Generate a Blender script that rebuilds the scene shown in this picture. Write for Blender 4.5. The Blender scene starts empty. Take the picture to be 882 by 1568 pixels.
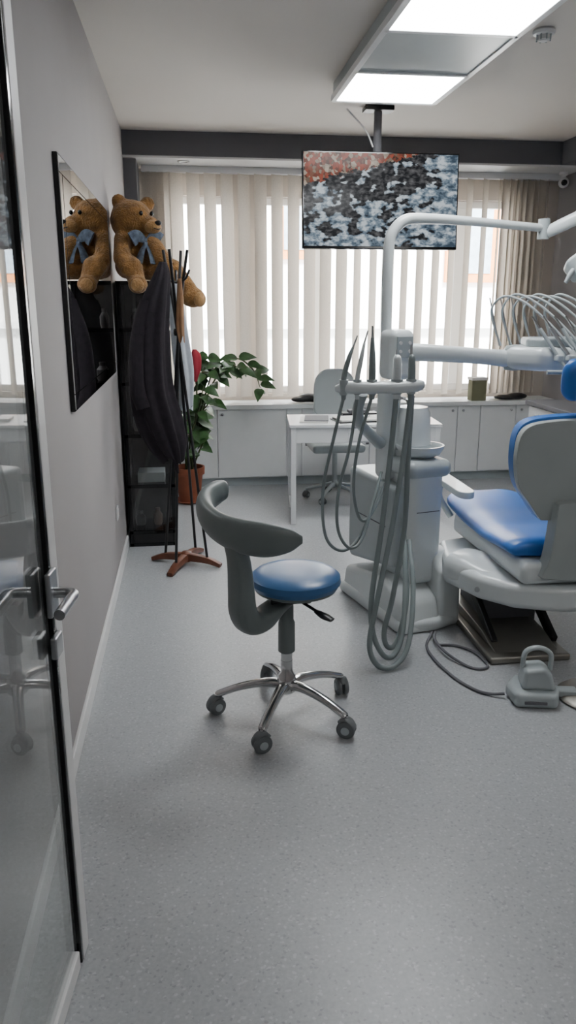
import bpy, bmesh, math, random
from mathutils import Vector, Matrix, Euler
random.seed(4)
C=bpy.context.scene.collection
R=math.radians
# ------------------------------------------------------------------ materials
def nt(name):
    m=bpy.data.materials.new(name); m.use_nodes=True
    n=m.node_tree; n.nodes.clear()
    o=n.nodes.new('ShaderNodeOutputMaterial')
    return m,n,o
def rgb(h):
    return tuple(((c/255)/12.92 if c/255<=.04045 else ((c/255+.055)/1.055)**2.4) for c in h)+(1,)
def M(name,col,rough=.5,metal=0.,var=.06,scale=8,bump=0.,bscale=200,coat=0.,spec=.5,sheen=0.):
    m,n,o=nt(name); N=n.nodes; L=n.links
    p=N.new('ShaderNodeBsdfPrincipled')
    tc=N.new('ShaderNodeTexCoord'); no=N.new('ShaderNodeTexNoise'); no.inputs['Scale'].default_value=scale
    no.inputs['Detail'].default_value=4
    L.new(tc.outputs['Object'],no.inputs['Vector'])
    cr=N.new('ShaderNodeValToRGB')
    c=rgb(col)
    cr.color_ramp.elements[0].position=.3; cr.color_ramp.elements[1].position=.7
    cr.color_ramp.elements[0].color=tuple(max(0,x*(1-var)) for x in c[:3])+(1,)
    cr.color_ramp.elements[1].color=tuple(min(1,x*(1+var)) for x in c[:3])+(1,)
    L.new(no.outputs['Fac'],cr.inputs['Fac']); L.new(cr.outputs['Color'],p.inputs['Base Color'])
    p.inputs['Roughness'].default_value=rough; p.inputs['Metallic'].default_value=metal
    p.inputs['Coat Weight'].default_value=coat; p.inputs['Specular IOR Level'].default_value=spec
    p.inputs['Sheen Weight'].default_value=sheen
    if bump>0:
        n2=N.new('ShaderNodeTexNoise'); n2.inputs['Scale'].default_value=bscale; n2.inputs['Detail'].default_value=3
        L.new(tc.outputs['Object'],n2.inputs['Vector'])
        b=N.new('ShaderNodeBump'); b.inputs['Strength'].default_value=bump; b.inputs['Distance'].default_value=.01
        L.new(n2.outputs['Fac'],b.inputs['Height']); L.new(b.outputs['Normal'],p.inputs['Normal'])
    L.new(p.outputs[0],o.inputs[0])
    return m
def emit(name,col,s):
    m,n,o=nt(name); e=n.nodes.new('ShaderNodeEmission')
    e.inputs[0].default_value=(*col,1); e.inputs[1].default_value=s
    n.links.new(e.outputs[0],o.inputs[0]); return m
def glass(name,tint,f0=.05,rough=0.,haze=0.,hcol=(.4,.42,.43)):
    # thin-sheet glass: Schlick reflectance on either face, optional faint surface haze
    m,n,o=nt(name); N=n.nodes;L=n.links
    t=N.new('ShaderNodeBsdfTransparent'); t.inputs[0].default_value=(*tint,1)
    g=N.new('ShaderNodeBsdfGlossy'); g.inputs['Roughness'].default_value=rough
    lw=N.new('ShaderNodeLayerWeight'); lw.inputs[0].default_value=.5
    pw=N.new('ShaderNodeMath'); pw.operation='POWER'; pw.inputs[1].default_value=4.2; L.new(lw.outputs['Facing'],pw.inputs[0])
    ma=N.new('ShaderNodeMath'); ma.operation='MULTIPLY_ADD'; ma.inputs[1].default_value=1-f0; ma.inputs[2].default_value=f0; L.new(pw.outputs[0],ma.inputs[0])
    src=t
    if haze>0:
        d=N.new('ShaderNodeBsdfDiffuse'); d.inputs[0].default_value=(*hcol,1)
        h=N.new('ShaderNodeMixShader'); h.inputs[0].default_value=haze; L.new(t.outputs[0],h.inputs[1]); L.new(d.outputs[0],h.inputs[2]); src=h
    x=N.new('ShaderNodeMixShader'); L.new(ma.outputs[0],x.inputs[0]); L.new(src.outputs[0],x.inputs[1]); L.new(g.outputs[0],x.inputs[2])
    L.new(x.outputs[0],o.inputs[0]); return m
def blindmat():
    m,n,o=nt('blind_fabric'); N=n.nodes;L=n.links
    d=N.new('ShaderNodeBsdfDiffuse'); t=N.new('ShaderNodeBsdfTranslucent')
    tc=N.new('ShaderNodeTexCoord'); no=N.new('ShaderNodeTexNoise'); no.inputs['Scale'].default_value=90
    L.new(tc.outputs['Object'],no.inputs['Vector'])
    cr=N.new('ShaderNodeValToRGB'); cr.color_ramp.elements[0].color=(.54,.49,.43,1); cr.color_ramp.elements[1].color=(.68,.62,.55,1)
    L.new(no.outputs['Fac'],cr.inputs['Fac'])
    L.new(cr.outputs[0],d.inputs[0]); L.new(cr.outputs[0],t.inputs[0])
    x=N.new('ShaderNodeMixShader'); x.inputs[0].default_value=.15
    L.new(d.outputs[0],x.inputs[1]); L.new(t.outputs[0],x.inputs[2]); L.new(x.outputs[0],o.inputs[0]); return m
def floormat():
    m,n,o=nt('vinyl_floor'); N=n.nodes;L=n.links
    p=N.new('ShaderNodeBsdfPrincipled'); tc=N.new('ShaderNodeTexCoord')
    v=N.new('ShaderNodeTexVoronoi'); v.inputs['Scale'].default_value=150
    no=N.new('ShaderNodeTexNoise'); no.inputs['Scale'].default_value=1.2; no.inputs['Detail'].default_value=5
    n3=N.new('ShaderNodeTexNoise'); n3.inputs['Scale'].default_value=95; n3.inputs['Detail'].default_value=5
    for k in (v,no,n3): L.new(tc.outputs['Object'],k.inputs['Vector'])
    c1=N.new('ShaderNodeValToRGB'); c1.color_ramp.elements[0].color=(.335,.348,.362,1); c1.color_ramp.elements[1].color=(.385,.398,.412,1)
    c1.color_ramp.elements[0].position=.35;c1.color_ramp.elements[1].position=.65
    L.new(n3.outputs['Fac'],c1.inputs['Fac'])
    sep=N.new('ShaderNodeSeparateColor'); L.new(v.outputs['Color'],sep.inputs[0])
    c2=N.new('ShaderNodeValToRGB'); c2.color_ramp.interpolation='CONSTANT'
    e=c2.color_ramp.elements; e[0].color=(.82,.82,.82,1); e[0].position=0; e[1].color=(1,1,1,1); e[1].position=.05
    k=e.new(.94); k.color=(1.2,1.2,1.2,1)
    L.new(sep.outputs[0],c2.inputs['Fac'])
    mx=N.new('ShaderNodeMix'); mx.data_type='RGBA'; mx.blend_type='MULTIPLY'; mx.inputs[0].default_value=1
    L.new(c1.outputs[0],mx.inputs[6]); L.new(c2.outputs[0],mx.inputs[7]); L.new(mx.outputs[2],p.inputs['Base Color'])
    r=N.new('ShaderNodeMapRange'); r.inputs[3].default_value=.28; r.inputs[4].default_value=.40
    L.new(no.outputs['Fac'],r.inputs[0]); L.new(r.outputs[0],p.inputs['Roughness'])
    b=N.new('ShaderNodeBump'); b.inputs['Strength'].default_value=.04; b.inputs['Distance'].default_value=.003
    L.new(n3.outputs['Fac'],b.inputs['Height']); L.new(b.outputs['Normal'],p.inputs['Normal'])
    L.new(p.outputs[0],o.inputs[0]); return m
def tvmat():
    # coastal landscape: dark rocks, surf, a red-roofed town in the upper left
    m,n,o=nt('tv_picture'); N=n.nodes;L=n.links
    def math_(op,a,b=None,c=None):
        k=N.new('ShaderNodeMath'); k.operation=op
        for i,x in enumerate((a,b,c)):
            if x is None: continue
            if isinstance(x,(int,float)): k.inputs[i].default_value=x
            else: L.new(x,k.inputs[i])
        return k.outputs[0]
    tc=N.new('ShaderNodeTexCoord'); G=tc.outputs['Object']
    mp=N.new('ShaderNodeMapping'); mp.inputs['Scale'].default_value=(1,1,1.7); L.new(G,mp.inputs[0])
    n1=N.new('ShaderNodeTexNoise'); n1.inputs['Scale'].default_value=6.5; n1.inputs['Detail'].default_value=2; L.new(mp.outputs[0],n1.inputs['Vector'])
    n2=N.new('ShaderNodeTexNoise'); n2.inputs['Scale'].default_value=13; n2.inputs['Detail'].default_value=6; n2.inputs['Roughness'].default_value=.62; L.new(mp.outputs[0],n2.inputs['Vector'])
    n3=N.new('ShaderNodeTexNoise'); n3.inputs['Scale'].default_value=26; n3.inputs['Detail'].default_value=6; L.new(mp.outputs[0],n3.inputs['Vector'])
    sx=N.new('ShaderNodeSeparateXYZ'); L.new(G,sx.inputs[0]); X=sx.outputs[0]; Z=sx.outputs[2]
    cr=N.new('ShaderNodeValToRGB'); e=cr.color_ramp.elements; e[0].position=.42; e[0].color=(.012,.013,.016,1); e[1].position=.72; e[1].color=(.14,.14,.145,1); L.new(n3.outputs['Fac'],cr.inputs['Fac'])
    cw=N.new('ShaderNodeValToRGB'); e=cw.color_ramp.elements; e[0].position=.40; e[0].color=(.045,.07,.10,1); e[1].position=.60; e[1].color=(.60,.67,.72,1); k=e.new(.50); k.color=(.18,.24,.30,1); L.new(n2.outputs['Fac'],cw.inputs['Fac'])
    # surf covers the lower half and the right edge; rocks hold the upper middle
    s=math_('ADD',math_('MULTIPLY',n1.outputs['Fac'],1.1),math_('MULTIPLY',n2.outputs['Fac'],.5))
    s=math_('SUBTRACT',s,math_('MULTIPLY',Z,.45))
    right=math_('MAXIMUM',math_('SUBTRACT',X,.27),0)
    s=math_('ADD',s,math_('MULTIPLY',right,1.6))
    mr=N.new('ShaderNodeMapRange'); mr.inputs[1].default_value=.82; mr.inputs[2].default_value=.86; L.new(s,mr.inputs[0])
    m1=N.new('ShaderNodeMix'); m1.data_type='RGBA'; L.new(mr.outputs[0],m1.inputs[0]); L.new(cr.outputs[0],m1.inputs[6]); L.new(cw.outputs[0],m1.inputs[7])
    v=N.new('ShaderNodeTexVoronoi'); v.inputs['Scale'].default_value=48; L.new(G,v.inputs['Vector'])
    sc_=N.new('ShaderNodeSeparateColor'); L.new(v.outputs['Color'],sc_.inputs[0])
    c2=N.new('ShaderNodeValToRGB'); e=c2.color_ramp.elements; e[0].color=(.05,.035,.025,1); e[1].color=(.48,.40,.32,1); k=e.new(.45); k.color=(.34,.07,.04,1); k=e.new(.7); k.color=(.13,.09,.06,1)
    L.new(sc_.outputs[0],c2.inputs['Fac'])
    b=math_('ADD',math_('MULTIPLY_ADD',X,-.26,Z),math_('MULTIPLY',n2.outputs['Fac'],.16))
    g=math_('GREATER_THAN',b,.315)
    mx=N.new('ShaderNodeMix'); mx.data_type='RGBA'; L.new(g,mx.inputs[0]); L.new(m1.outputs[2],mx.inputs[6]); L.new(c2.outputs[0],mx.inputs[7])
    p=N.new('ShaderNodeBsdfPrincipled'); p.inputs['Base Color'].default_value=(.004,.004,.004,1); p.inputs['Roughness'].default_value=.15; p.inputs['Specular IOR Level'].default_value=.06
    L.new(mx.outputs[2],p.inputs['Emission Color']); p.inputs['Emission Strength'].default_value=.95
    L.new(p.outputs[0],o.inputs[0]); return m

mWall=M('wall_paint_grey',(150,146,146),.75,var=.03,scale=2,bump=.05,bscale=120)
mWallB=M('wall_paint_beige',(182,174,166),.8,var=.03,scale=2)
mCeil=M('ceiling_paint',(206,200,194),.85,var=.02,scale=1)
mDark=M('beam_paint_dark_grey',(98,98,103),.7,var=.04,scale=2)
mTrim=M('trim_white',(216,216,216),.4,var=.02)
mWhite=M('white_lacquer',(220,222,223),.32,var=.02)
mUnit=M('unit_white_plastic',(205,211,212),.28,var=.02,coat=.2)
mUnitG=M('unit_grey_plastic',(164,172,174),.35,var=.03)
mGreyP=M('stool_grey_plastic',(104,112,112),.40,var=.05,bump=.05,bscale=400)
mShell=M('chair_shell_grey',(160,167,166),.38,var=.03)
mBlue=M('blue_vinyl',(38,102,180),.35,var=.05,bump=.04,bscale=300)
mBlueS=M('stool_blue_vinyl',(58,100,148),.3,var=.05,bump=.04,bscale=300)
mChrome=M('chrome',(200,200,200),.14,1.,var=.02)
mSteel=M('brushed_steel',(170,172,175),.32,1.,var=.05)
mPlate=M('base_plate_metal',(145,142,135),.35,.7,var=.08)
mBlack=M('black_plastic',(22,22,24),.4,var=.1)
mBlackG=M('black_gloss',(14,14,16),.12,var=.1)
mRub=M('caster_rubber',(98,102,104),.45,var=.1)
mHose=M('hose_grey',(126,136,137),.4,var=.04)
mCloth=M('black_coat_cloth',(31,25,32),.9,var=.25,scale=30,bump=.3,bscale=300)
mClothW=M('pale_coat_cloth',(190,196,204),.9,var=.08,scale=30,bump=.2,bscale=300)
mTan=M('tan_cloth',(140,104,74),.9,var=.15,scale=20)
mRed=M('red_cloth',(150,28,45),.8,var=.15)
mFur=M('bear_plush',(134,96,50),1.,var=.32,scale=25,bump=1.,bscale=90,sheen=.2)
mFurL=M('bear_plush_light',(164,126,80),1.,var=.2,scale=25,bump=.8,bscale=90,sheen=.2)
mBow=M('bow_cloth',(84,96,112),.8,var=.45,scale=60)
mWood=M('dark_red_wood',(104,58,38),.4,var=.3,scale=12)
mTerra=M('terracotta',(134,74,50),.75,var=.12,scale=15)
mSoil=M('soil',(45,34,26),1.,var=.3,scale=60)
mLeaf=M('leaf_green',(50,86,42),.4,var=.35,scale=20)
mStem=M('stem_green',(70,84,48),.6,var=.2)
mPaper=M('paper',(225,224,220),.7,var=.02)
mGreenBox=M('olive_box',(120,120,92),.6,var=.1)
mJar=M('ornament_dark_ceramic',(70,66,66),.4,var=.15)
mJar2=M('ornament_brown_ceramic',(86,66,54),.4,var=.15)
mBlind=blindmat()
mFloor=floormat()
mLight=emit('led_panel',(.96,.985,1.),32)
mLight2=emit('fill_panel_glow',(1.,.99,.97),13)  # glow for the added out-of-view fill panels
mGlassW=glass('window_glass',(.985,.99,.99),.03)
mGlassD=glass('door_glass',(.88,.90,.90),.07,.01,.10)
mGlassS=glass('shelf_glass',(.8,.8,.8),.06)
m,n,o=nt('mirror_silver'); g=n.nodes.new('ShaderNodeBsdfGlossy'); g.inputs[0].default_value=(.88,.89,.90,1); g.inputs['Roughness'].default_value=.0
n.links.new(g.outputs[0],o.inputs[0]); mMirror=m
mFac=M('facade_render',(236,236,232),.9,var=.03,scale=1)
mOrange=M('orange_facade_frame',(214,130,60),.7,var=.1)
mFacGl=M('facade_glass',(150,165,175),.3,var=.2)
mGround=M('street',(120,120,120),.9,var=.1)

# ------------------------------------------------------------------ helpers
def group(name,loc=(0,0,0),rz=0.,local=False):
    e=bpy.data.objects.new(name,None); e.empty_display_size=.1
    e.location=loc; e.rotation_euler=(0,0,R(rz)); C.objects.link(e)
    e['local']=1 if local else 0
    return e
def pinv(p): return (Matrix.Translation(p.location)@p.rotation_euler.to_matrix().to_4x4()).inverted()
def fin(name,me,mat,parent=None,smooth=True,bevel=0,seg=3,angle=35):
    me.materials.append(mat) if mat and len(me.materials)==0 else None
    ob=bpy.data.objects.new(name,me); C.objects.link(ob)
    if smooth:
        for p in me.polygons: p.use_smooth=True
        try: me.set_sharp_from_angle(angle=R(angle))
        except Exception: pass
    if bevel>0:
        b=ob.modifiers.new('bevel','BEVEL'); b.width=bevel; b.segments=seg; b.limit_method='ANGLE'; b.angle_limit=R(40)
        w=ob.modifiers.new('wn','WEIGHTED_NORMAL'); w.keep_sharp=True
        for p in me.polygons: p.use_smooth=True
        if smooth:
            try: me.set_sharp_from_angle(angle=R(180))
            except Exception: pass
    if parent:
        ob.parent=parent
        if not parent['local']: ob.matrix_parent_inverse=pinv(parent)
    return ob
def box(name,c,s,mat,parent=None,bevel=0,rot=(0,0,0),seg=3):
    bm=bmesh.new(); bmesh.ops.create_cube(bm,size=1)
    for v in bm.verts: v.co=Vector((v.co.x*s[0],v.co.y*s[1],v.co.z*s[2]))
    me=bpy.data.meshes.new(name); bm.to_mesh(me); bm.free()
    ob=fin(name,me,mat,parent,smooth=False,bevel=bevel,seg=seg)
    ob.location=c; ob.rotation_euler=tuple(R(a) for a in rot)
    return ob
def bb(name,x0,x1,y0,y1,z0,z1,mat,parent=None,bevel=0,seg=3):
    return box(name,((x0+x1)/2,(y0+y1)/2,(z0+z1)/2),(x1-x0,y1-y0,z1-z0),mat,parent,bevel,seg=seg)
def lathe(name,prof,c,mat,parent=None,seg=40,rot=(0,0,0)):
    bm=bmesh.new(); rings=[]
    for r,z in prof:
        if r<1e-5: rings.append([bm.verts.new((0,0,z))])
        else: rings.append([bm.verts.new((r*math.cos(2*math.pi*i/seg),r*math.sin(2*math.pi*i/seg),z)) for i in range(seg)])
    for a,b in zip(rings,rings[1:]):
        for i in range(seg):
            j=(i+1)%seg
            if len(a)==1 and len(b)==1: continue
            if len(a)==1: bm.faces.new((a[0],b[j],b[i]))
            elif len(b)==1: bm.faces.new((a[i],a[j],b[0]))
            else: bm.faces.new((a[i],a[j],b[j],b[i]))
    if len(rings[0])>1: bm.faces.new(rings[0][::-1])
    if len(rings[-1])>1: bm.faces.new(rings[-1])
    bmesh.ops.recalc_face_normals(bm,faces=bm.faces)
    me=bpy.data.meshes.new(name); bm.to_mesh(me); bm.free()
    ob=fin(name,me,mat,parent); ob.location=c; ob.rotation_euler=tuple(R(a) for a in rot); return ob
def cat(P,n=8,closed=False):
    P=[tuple(p) for p in P]; out=[]; N=len(P)
    rng=N if closed else N-1
    for i in range(rng):
        if closed: p0,p1,p2,p3=P[(i-1)%N],P[i],P[(i+1)%N],P[(i+2)%N]
        else:
            p0=P[i-1] if i>0 else tuple(2*a-b for a,b in zip(P[0],P[1])); p1=P[i]; p2=P[i+1]
            p3=P[i+2] if i+2<N else tuple(2*a-b for a,b in zip(P[-1],P[-2]))
        for k in range(n):
            t=k/n
            out.append(tuple(.5*((2*b)+(-a+c)*t+(2*a-5*b+4*c-d)*t*t+(-a+3*b-3*c+d)*t**3) for a,b,c,d in zip(p0,p1,p2,p3)))
    if not closed: out.append(P[-1])
    return out
def sweep(name,pts,rad,mat,parent=None,seg=12,n=8,up=None,smooth=True,sq=1.0):
    if not isinstance(rad,(list,tuple)): rad=[rad]*len(pts)
    rad=[(r,r) if not isinstance(r,(tuple,list)) else r for r in rad]
    full=[tuple(p)+tuple(r) for p,r in zip(pts,rad)]
    if n>1: full=cat(full,n)
    P=[Vector(f[:3]) for f in full]; Rr=[(max(f[3],1e-4),max(f[4],1e-4)) for f in full]
    bm=bmesh.new(); rings=[]; S=None
    for i,p in enumerate(P):
        T=(P[min(i+1,len(P)-1)]-P[max(i-1,0)]).normalized()
        if up is not None:
            U=Vector(up); S=T.cross(U).normalized(); U=S.cross(T).normalized()
        else:
            if S is None:
                a=Vector((0,0,1)) if abs(T.z)<.9 else Vector((1,0,0)); S=T.cross(a).normalized()
            S=(S-T*S.dot(T)).normalized(); U=S.cross(T).normalized()
        ring=[]
        for k in range(seg):
            a=2*math.pi*k/seg; ca,sa=math.cos(a),math.sin(a)
            ca=math.copysign(abs(ca)**sq,ca); sa=math.copysign(abs(sa)**sq,sa)
            ring.append(bm.verts.new(p+S*ca*Rr[i][0]+U*sa*Rr[i][1]))
        rings.append(ring)
    for a,b in zip(rings,rings[1:]):
        for i in range(seg):
            j=(i+1)%seg; bm.faces.new((a[i],a[j],b[j],b[i]))
    bm.faces.new(rings[0][::-1]); bm.faces.new(rings[-1])
    bmesh.ops.recalc_face_normals(bm,faces=bm.faces)
    me=bpy.data.meshes.new(name); bm.to_mesh(me); bm.free()
    return fin(name,me,mat,parent,angle=50)
def rod(name,a,b,r,mat,parent=None,seg=16,r2=None):
    return sweep(name,[a,b],[r,r2 if r2 is not None else r],mat,parent,seg=seg,n=1)
def prism(name,outl,d0,d1,mat,parent=None,bevel=0,plane='XY',smooth_n=0,seg=3,loc=(0,0,0),rot=(0,0,0)):
    if smooth_n: outl=cat(outl,smooth_n,True)
    f={'XY':lambda u,v,d:(u,v,d),'XZ':lambda u,v,d:(u,d,v),'YZ':lambda u,v,d:(d,u,v)}[plane]
    bm=bmesh.new()
    a=[bm.verts.new(f(u,v,d0)) for u,v in outl]; b=[bm.verts.new(f(u,v,d1)) for u,v in outl]
    bm.faces.new(a); bm.faces.new(b[::-1]); N=len(a)
    for i in range(N): bm.faces.new((a[i],b[i],b[(i+1)%N],a[(i+1)%N]))
    bmesh.ops.recalc_face_normals(bm,faces=bm.faces)
    me=bpy.data.meshes.new(name); bm.to_mesh(me); bm.free()
    ob=fin(name,me,mat,parent,smooth=False,bevel=bevel,seg=seg)
    if bevel==0 and smooth_n:
        for p in me.polygons: p.use_smooth=True
        me.set_sharp_from_angle(angle=R(40))
    ob.location=loc; ob.rotation_euler=tuple(R(x) for x in rot); return ob
def ell(name,c,r,mat,parent=None,rot=(0,0,0),seg=24):
    bm=bmesh.new(); bmesh.ops.create_uvsphere(bm,u_segments=seg,v_segments=seg//2,radius=1)
    for v in bm.verts: v.co=Vector((v.co.x*r[0],v.co.y*r[1],v.co.z*r[2]))
    me=bpy.data.meshes.new(name); bm.to_mesh(me); bm.free()
    ob=fin(name,me,mat,parent,angle=180); ob.location=c; ob.rotation_euler=tuple(R(a) for a in rot); return ob
def blob(name,parts,mat,parent=None,vox=.012):
    bm=bmesh.new()
    def sp(c,r):
        g=bmesh.ops.create_uvsphere(bm,u_segments=20,v_segments=12,radius=1)
        for v in g['verts']: v.co=Vector((v.co.x*r[0]+c[0],v.co.y*r[1]+c[1],v.co.z*r[2]+c[2]))
    for p in parts:
        if p[0]=='e': sp(p[1],p[2])
        else:
            a,b=Vector(p[1]),Vector(p[2]); k=10
            for i in range(k+1):
                t=i/k; r=p[3]*(1-t)+p[4]*t; sp(a.lerp(b,t),(r,r,r))
    me=bpy.data.meshes.new(name); bm.to_mesh(me); bm.free()
    ob=fin(name,me,mat,parent)
    rm=ob.modifiers.new('remesh','REMESH'); rm.mode='VOXEL'; rm.voxel_size=vox; rm.use_smooth_shade=True
    s=ob.modifiers.new('smooth','SMOOTH'); s.iterations=6; s.factor=.6
    return ob

# ------------------------------------------------------------------ room shell
XL,XR,YB,YF,ZC=-.45,3.4,7.12,-.9,2.9
bb('floor',XL-.12,XR+.12,YF-.1,YB+.2,-.1,0,mFloor)
bb('ceiling',XL-.12,XR+.12,YF-.1,YB+.2,ZC,ZC+.12,mCeil)
bb('wall_left',XL-.12,XL,YF-.1,YB+.2,0,ZC,mWall)
bb('wall_right',XR,XR+.12,YF-.1,YB+.2,0,ZC,mWall)
bb('wall_front',XL,XR,YF-.1,YF,0,ZC,mWall)
wb=group('wall_back',(1.5,YB+.1,0))
bb('below_window',XL,XR,YB,YB+.2,0,.80,mWallB,wb)
bb('above_window',XL,XR,YB,YB+.2,2.5,ZC,mWallB,wb)
bb('left_pier',XL,-.27,YB,YB+.2,.8,2.5,mWallB,wb)
bb('right_pier',2.97,XR,YB,YB+.2,.8,2.5,mWallB,wb)
bb('mid_pier',.44,.66,YB,YB+.2,.8,2.5,mWallB,wb)
be=group('ceiling_beam',(1.5,6.8,2.9))
bb('beam_front',XL,XR,6.6,6.64,2.72,ZC,mDark,be)
bb('beam_soffit',XL,XR,6.6,YB,2.705,2.725,mTrim,be)
bb('side_beam',3.15,XR,YF,6.6,2.72,ZC,mDark,be)
bb('trim_column',XL,XL+.10,6.62,6.98,.75,2.70,mDark)
bb('baseboard_left',XL,XL+.014,1.0,6.7,0,.085,mTrim,bevel=.004)
bb('baseboard_right',XR-.014,XR,YF,6.7,0,.085,mTrim,bevel=.004)
def window(name,x0,x1,mull):
    g=group(name,((x0+x1)/2,YB+.1,.8)); y0,y1=YB+.07,YB+.13; z0,z1=.80,2.5; t=.06
    bb('frame_left',x0,x0+t,y0,y1,z0,z1,mTrim,g,.006); bb('frame_right',x1-t,x1,y0,y1,z0,z1,mTrim,g,.006)
    bb('frame_bottom',x0+t,x1-t,y0,y1,z0,z0+t,mTrim,g,.006); bb('frame_top',x0+t,x1-t,y0,y1,z1-t,z1,mTrim,g,.006)
    for i,m_ in enumerate(mull): bb('mullion_%d'%(i+1),m_-.05,m_+.05,y0-.01,y1,z0+t,z1-t,mTrim,g,.006)
    bb('pane',x0+t,x1-t,YB+.1,YB+.104,z0+t,z1-t,mGlassW,g)
window('window_1',-.27,.44,[]); window('window_2',.66,2.97,[1.2,1.85,2.52])
fa=group('street_facade',(2,13,0))
bb('facade_wall',-7,12,13,13.4,-5,5.2,mFac,fa)
for i,(fx,fw,fz0,fz1) in enumerate([(-.55,.75,2.1,3.5),(1.9,.9,2.3,3.6),(4.75,.9,1.95,3.4),(7,.9,1.95,3.4),(-3,.9,2.1,3.5)]):
    bb('orange_frame_%d'%(i+1),fx-fw/2,fx+fw/2,12.9,13,fz0,fz1,mOrange,fa)
    bb('facade_pane_%d'%(i+1),fx-fw/2+.14,fx+fw/2-.14,12.88,12.9,fz0+.14,fz1-.14,mFacGl,fa)
bb('facade_ledge',-7,12,12.8,13,1.2,1.32,mFac,fa,.01)
bb('street_ground',-9,14,7.6,13,-3.3,-3.2,mGround)
vb=group('vertical_blinds',(1.4,6.98,2.7))
bb('head_rail',XL+.12,3.32,6.93,7.0,2.655,2.705,mTrim,vb,.004)
bm=bmesh.new()
def slat(x,ang,z0=.79,z1=2.66,w=.127):
    ca,sa=math.cos(R(ang)),math.sin(R(ang)); vs=[]
    for z in (z0,z1):
        row=[]
        for k in range(5):
            u=(k/4-.5)*w; b=.008*(1-(2*k/4-1)**2)
            row.append(bm.verts.new((x+ca*u-sa*b,6.965+sa*u+ca*b,z)))
        vs.append(row)
    for k in range(4): bm.faces.new((vs[0][k],vs[0][k+1],vs[1][k+1],vs[1][k]))
x=-.32
while x<-.12: slat(x,-20+random.uniform(-4,4)); x+=.055
x=-.05
while x<2.66:
    if x<1.4: slat(x,31+random.uniform(-5,5)); x+=.142
    else: slat(x,43+random.uniform(-5,5)); x+=.142
x=2.78
while x<3.27: slat(x,50+random.uniform(-14,14)); x+=.056
me=bpy.data.meshes.new('slats'); bm.to_mesh(me); bm.free(); fin('slats',me,mBlind,vb,angle=60)
# ------------------------------------------------------------------ ceiling things
cl=group('ceiling_light_fixture',(1.255,4.2,2.9))
bx0,bx1,by0,by1=.935,1.575,2.55,5.115
bb('housing',bx0,bx1,by0,by1,2.815,2.9,mUnitG,cl,.004)
bb('rim_left',bx0-.012,bx0+.02,by0,by1,2.795,2.83,mWhite,cl,.003); bb('rim_right',bx1-.02,bx1+.012,by0,by1,2.795,2.83,mWhite,cl,.003)
for i,y in enumerate([by0,3.24,3.85,4.5,by1]): bb('rim_cross_%d'%i,bx0,bx1,y-.016,y+.016,2.795,2.83,mWhite,cl,.003)
bb('blank_panel',bx0+.02,bx1-.02,3.866,4.484,2.803,2.82,mUnitG,cl)
bb('led_panel_far',bx0+.02,bx1-.02,4.516,by1-.016,2.80,2.816,mLight,cl)
bb('led_panel_near',bx0+.02,bx1-.02,3.256,3.834,2.80,2.816,mLight,cl)
bb('blank_panel_rear',bx0+.02,bx1-.02,by0+.016,3.224,2.803,2.82,mUnitG,cl)
for nm,xx,yy in (('added_fill_panel',2.5,.9),('added_fill_panel.001',.6,-.2)):  # fill panels added out of view to brighten the near end of the room
    g=group(nm,(xx,yy,2.9)); bb('frame',xx-.32,xx+.32,yy-.32,yy+.32,2.86,2.9,mWhite,g,.004); bb('diffuser',xx-.29,xx+.29,yy-.29,yy+.29,2.852,2.861,mLight2,g)
sd=group('smoke_detector',(1.79,4.06,2.9))
lathe('base',[(.05,0),(.055,-.01),(.05,-.022),(.03,-.026),(.028,-.045),(.02,-.052),(0,-.052)],(1.79,4.06,2.9),mTrim,sd)
for i in range(8):
    a=i*math.pi/4; rod('fin_%d'%i,(1.79+.035*math.cos(a),4.06+.035*math.sin(a),2.875),(1.79+.035*math.cos(a),4.06+.035*math.sin(a),2.85),.004,mUnitG,sd,8)
sp=group('recessed_spotlight',(.02,6.72,2.705)); lathe('ring',[(.05,0),(.05,-.006),(.035,-.008),(.03,-.003),(0,-.003)],(.02,6.72,2.705),mSteel,sp)
tv=group('ceiling_television',(1.35,5.5,2.28),0,True)
tv.rotation_euler=(R(-4),0,0)
box('bezel',(0,0.02,0),(1.09,.04,.63),mBlackG,tv,.006)
box('screen',(0,-.001,.004),(1.07,.004,.60),tvmat(),tv)
box('rear_box',(0,.06,-.03),(.6,.06,.35),mBlack,tv,.02)
mt=group('television_ceiling_mount',(1.35,5.66,2.9))
rod('pole',(1.35,5.66,2.9),(1.35,5.66,2.25),.028,mDark,mt)
box('ceiling_plate',(1.35,5.66,2.885),(.2,.12,.03),mBlack,mt,.005); box('vesa_plate',(1.35,5.62,2.28),(.2,.03,.2),mBlack,mt,.004)
sweep('cable',[(1.31,5.62,2.64),(1.26,5.64,2.75),(1.14,5.7,2.89)],.006,mTrim,mt,8)
cc=group('security_camera',(3.32,6.85,2.6))
lathe('base',[(.04,0),(.04,-.02),(.02,-.03),(.02,-.06)],(3.3,6.85,2.705),mTrim,cc)
ell('eyeball',(3.3,6.84,2.62),(.045,.045,.045),mTrim,cc); lathe('lens',[(.025,0),(.025,.01),(.015,.014),(0,.012)],(3.285,6.80,2.615),mBlackG,cc,rot=(95,0,-15))
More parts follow.
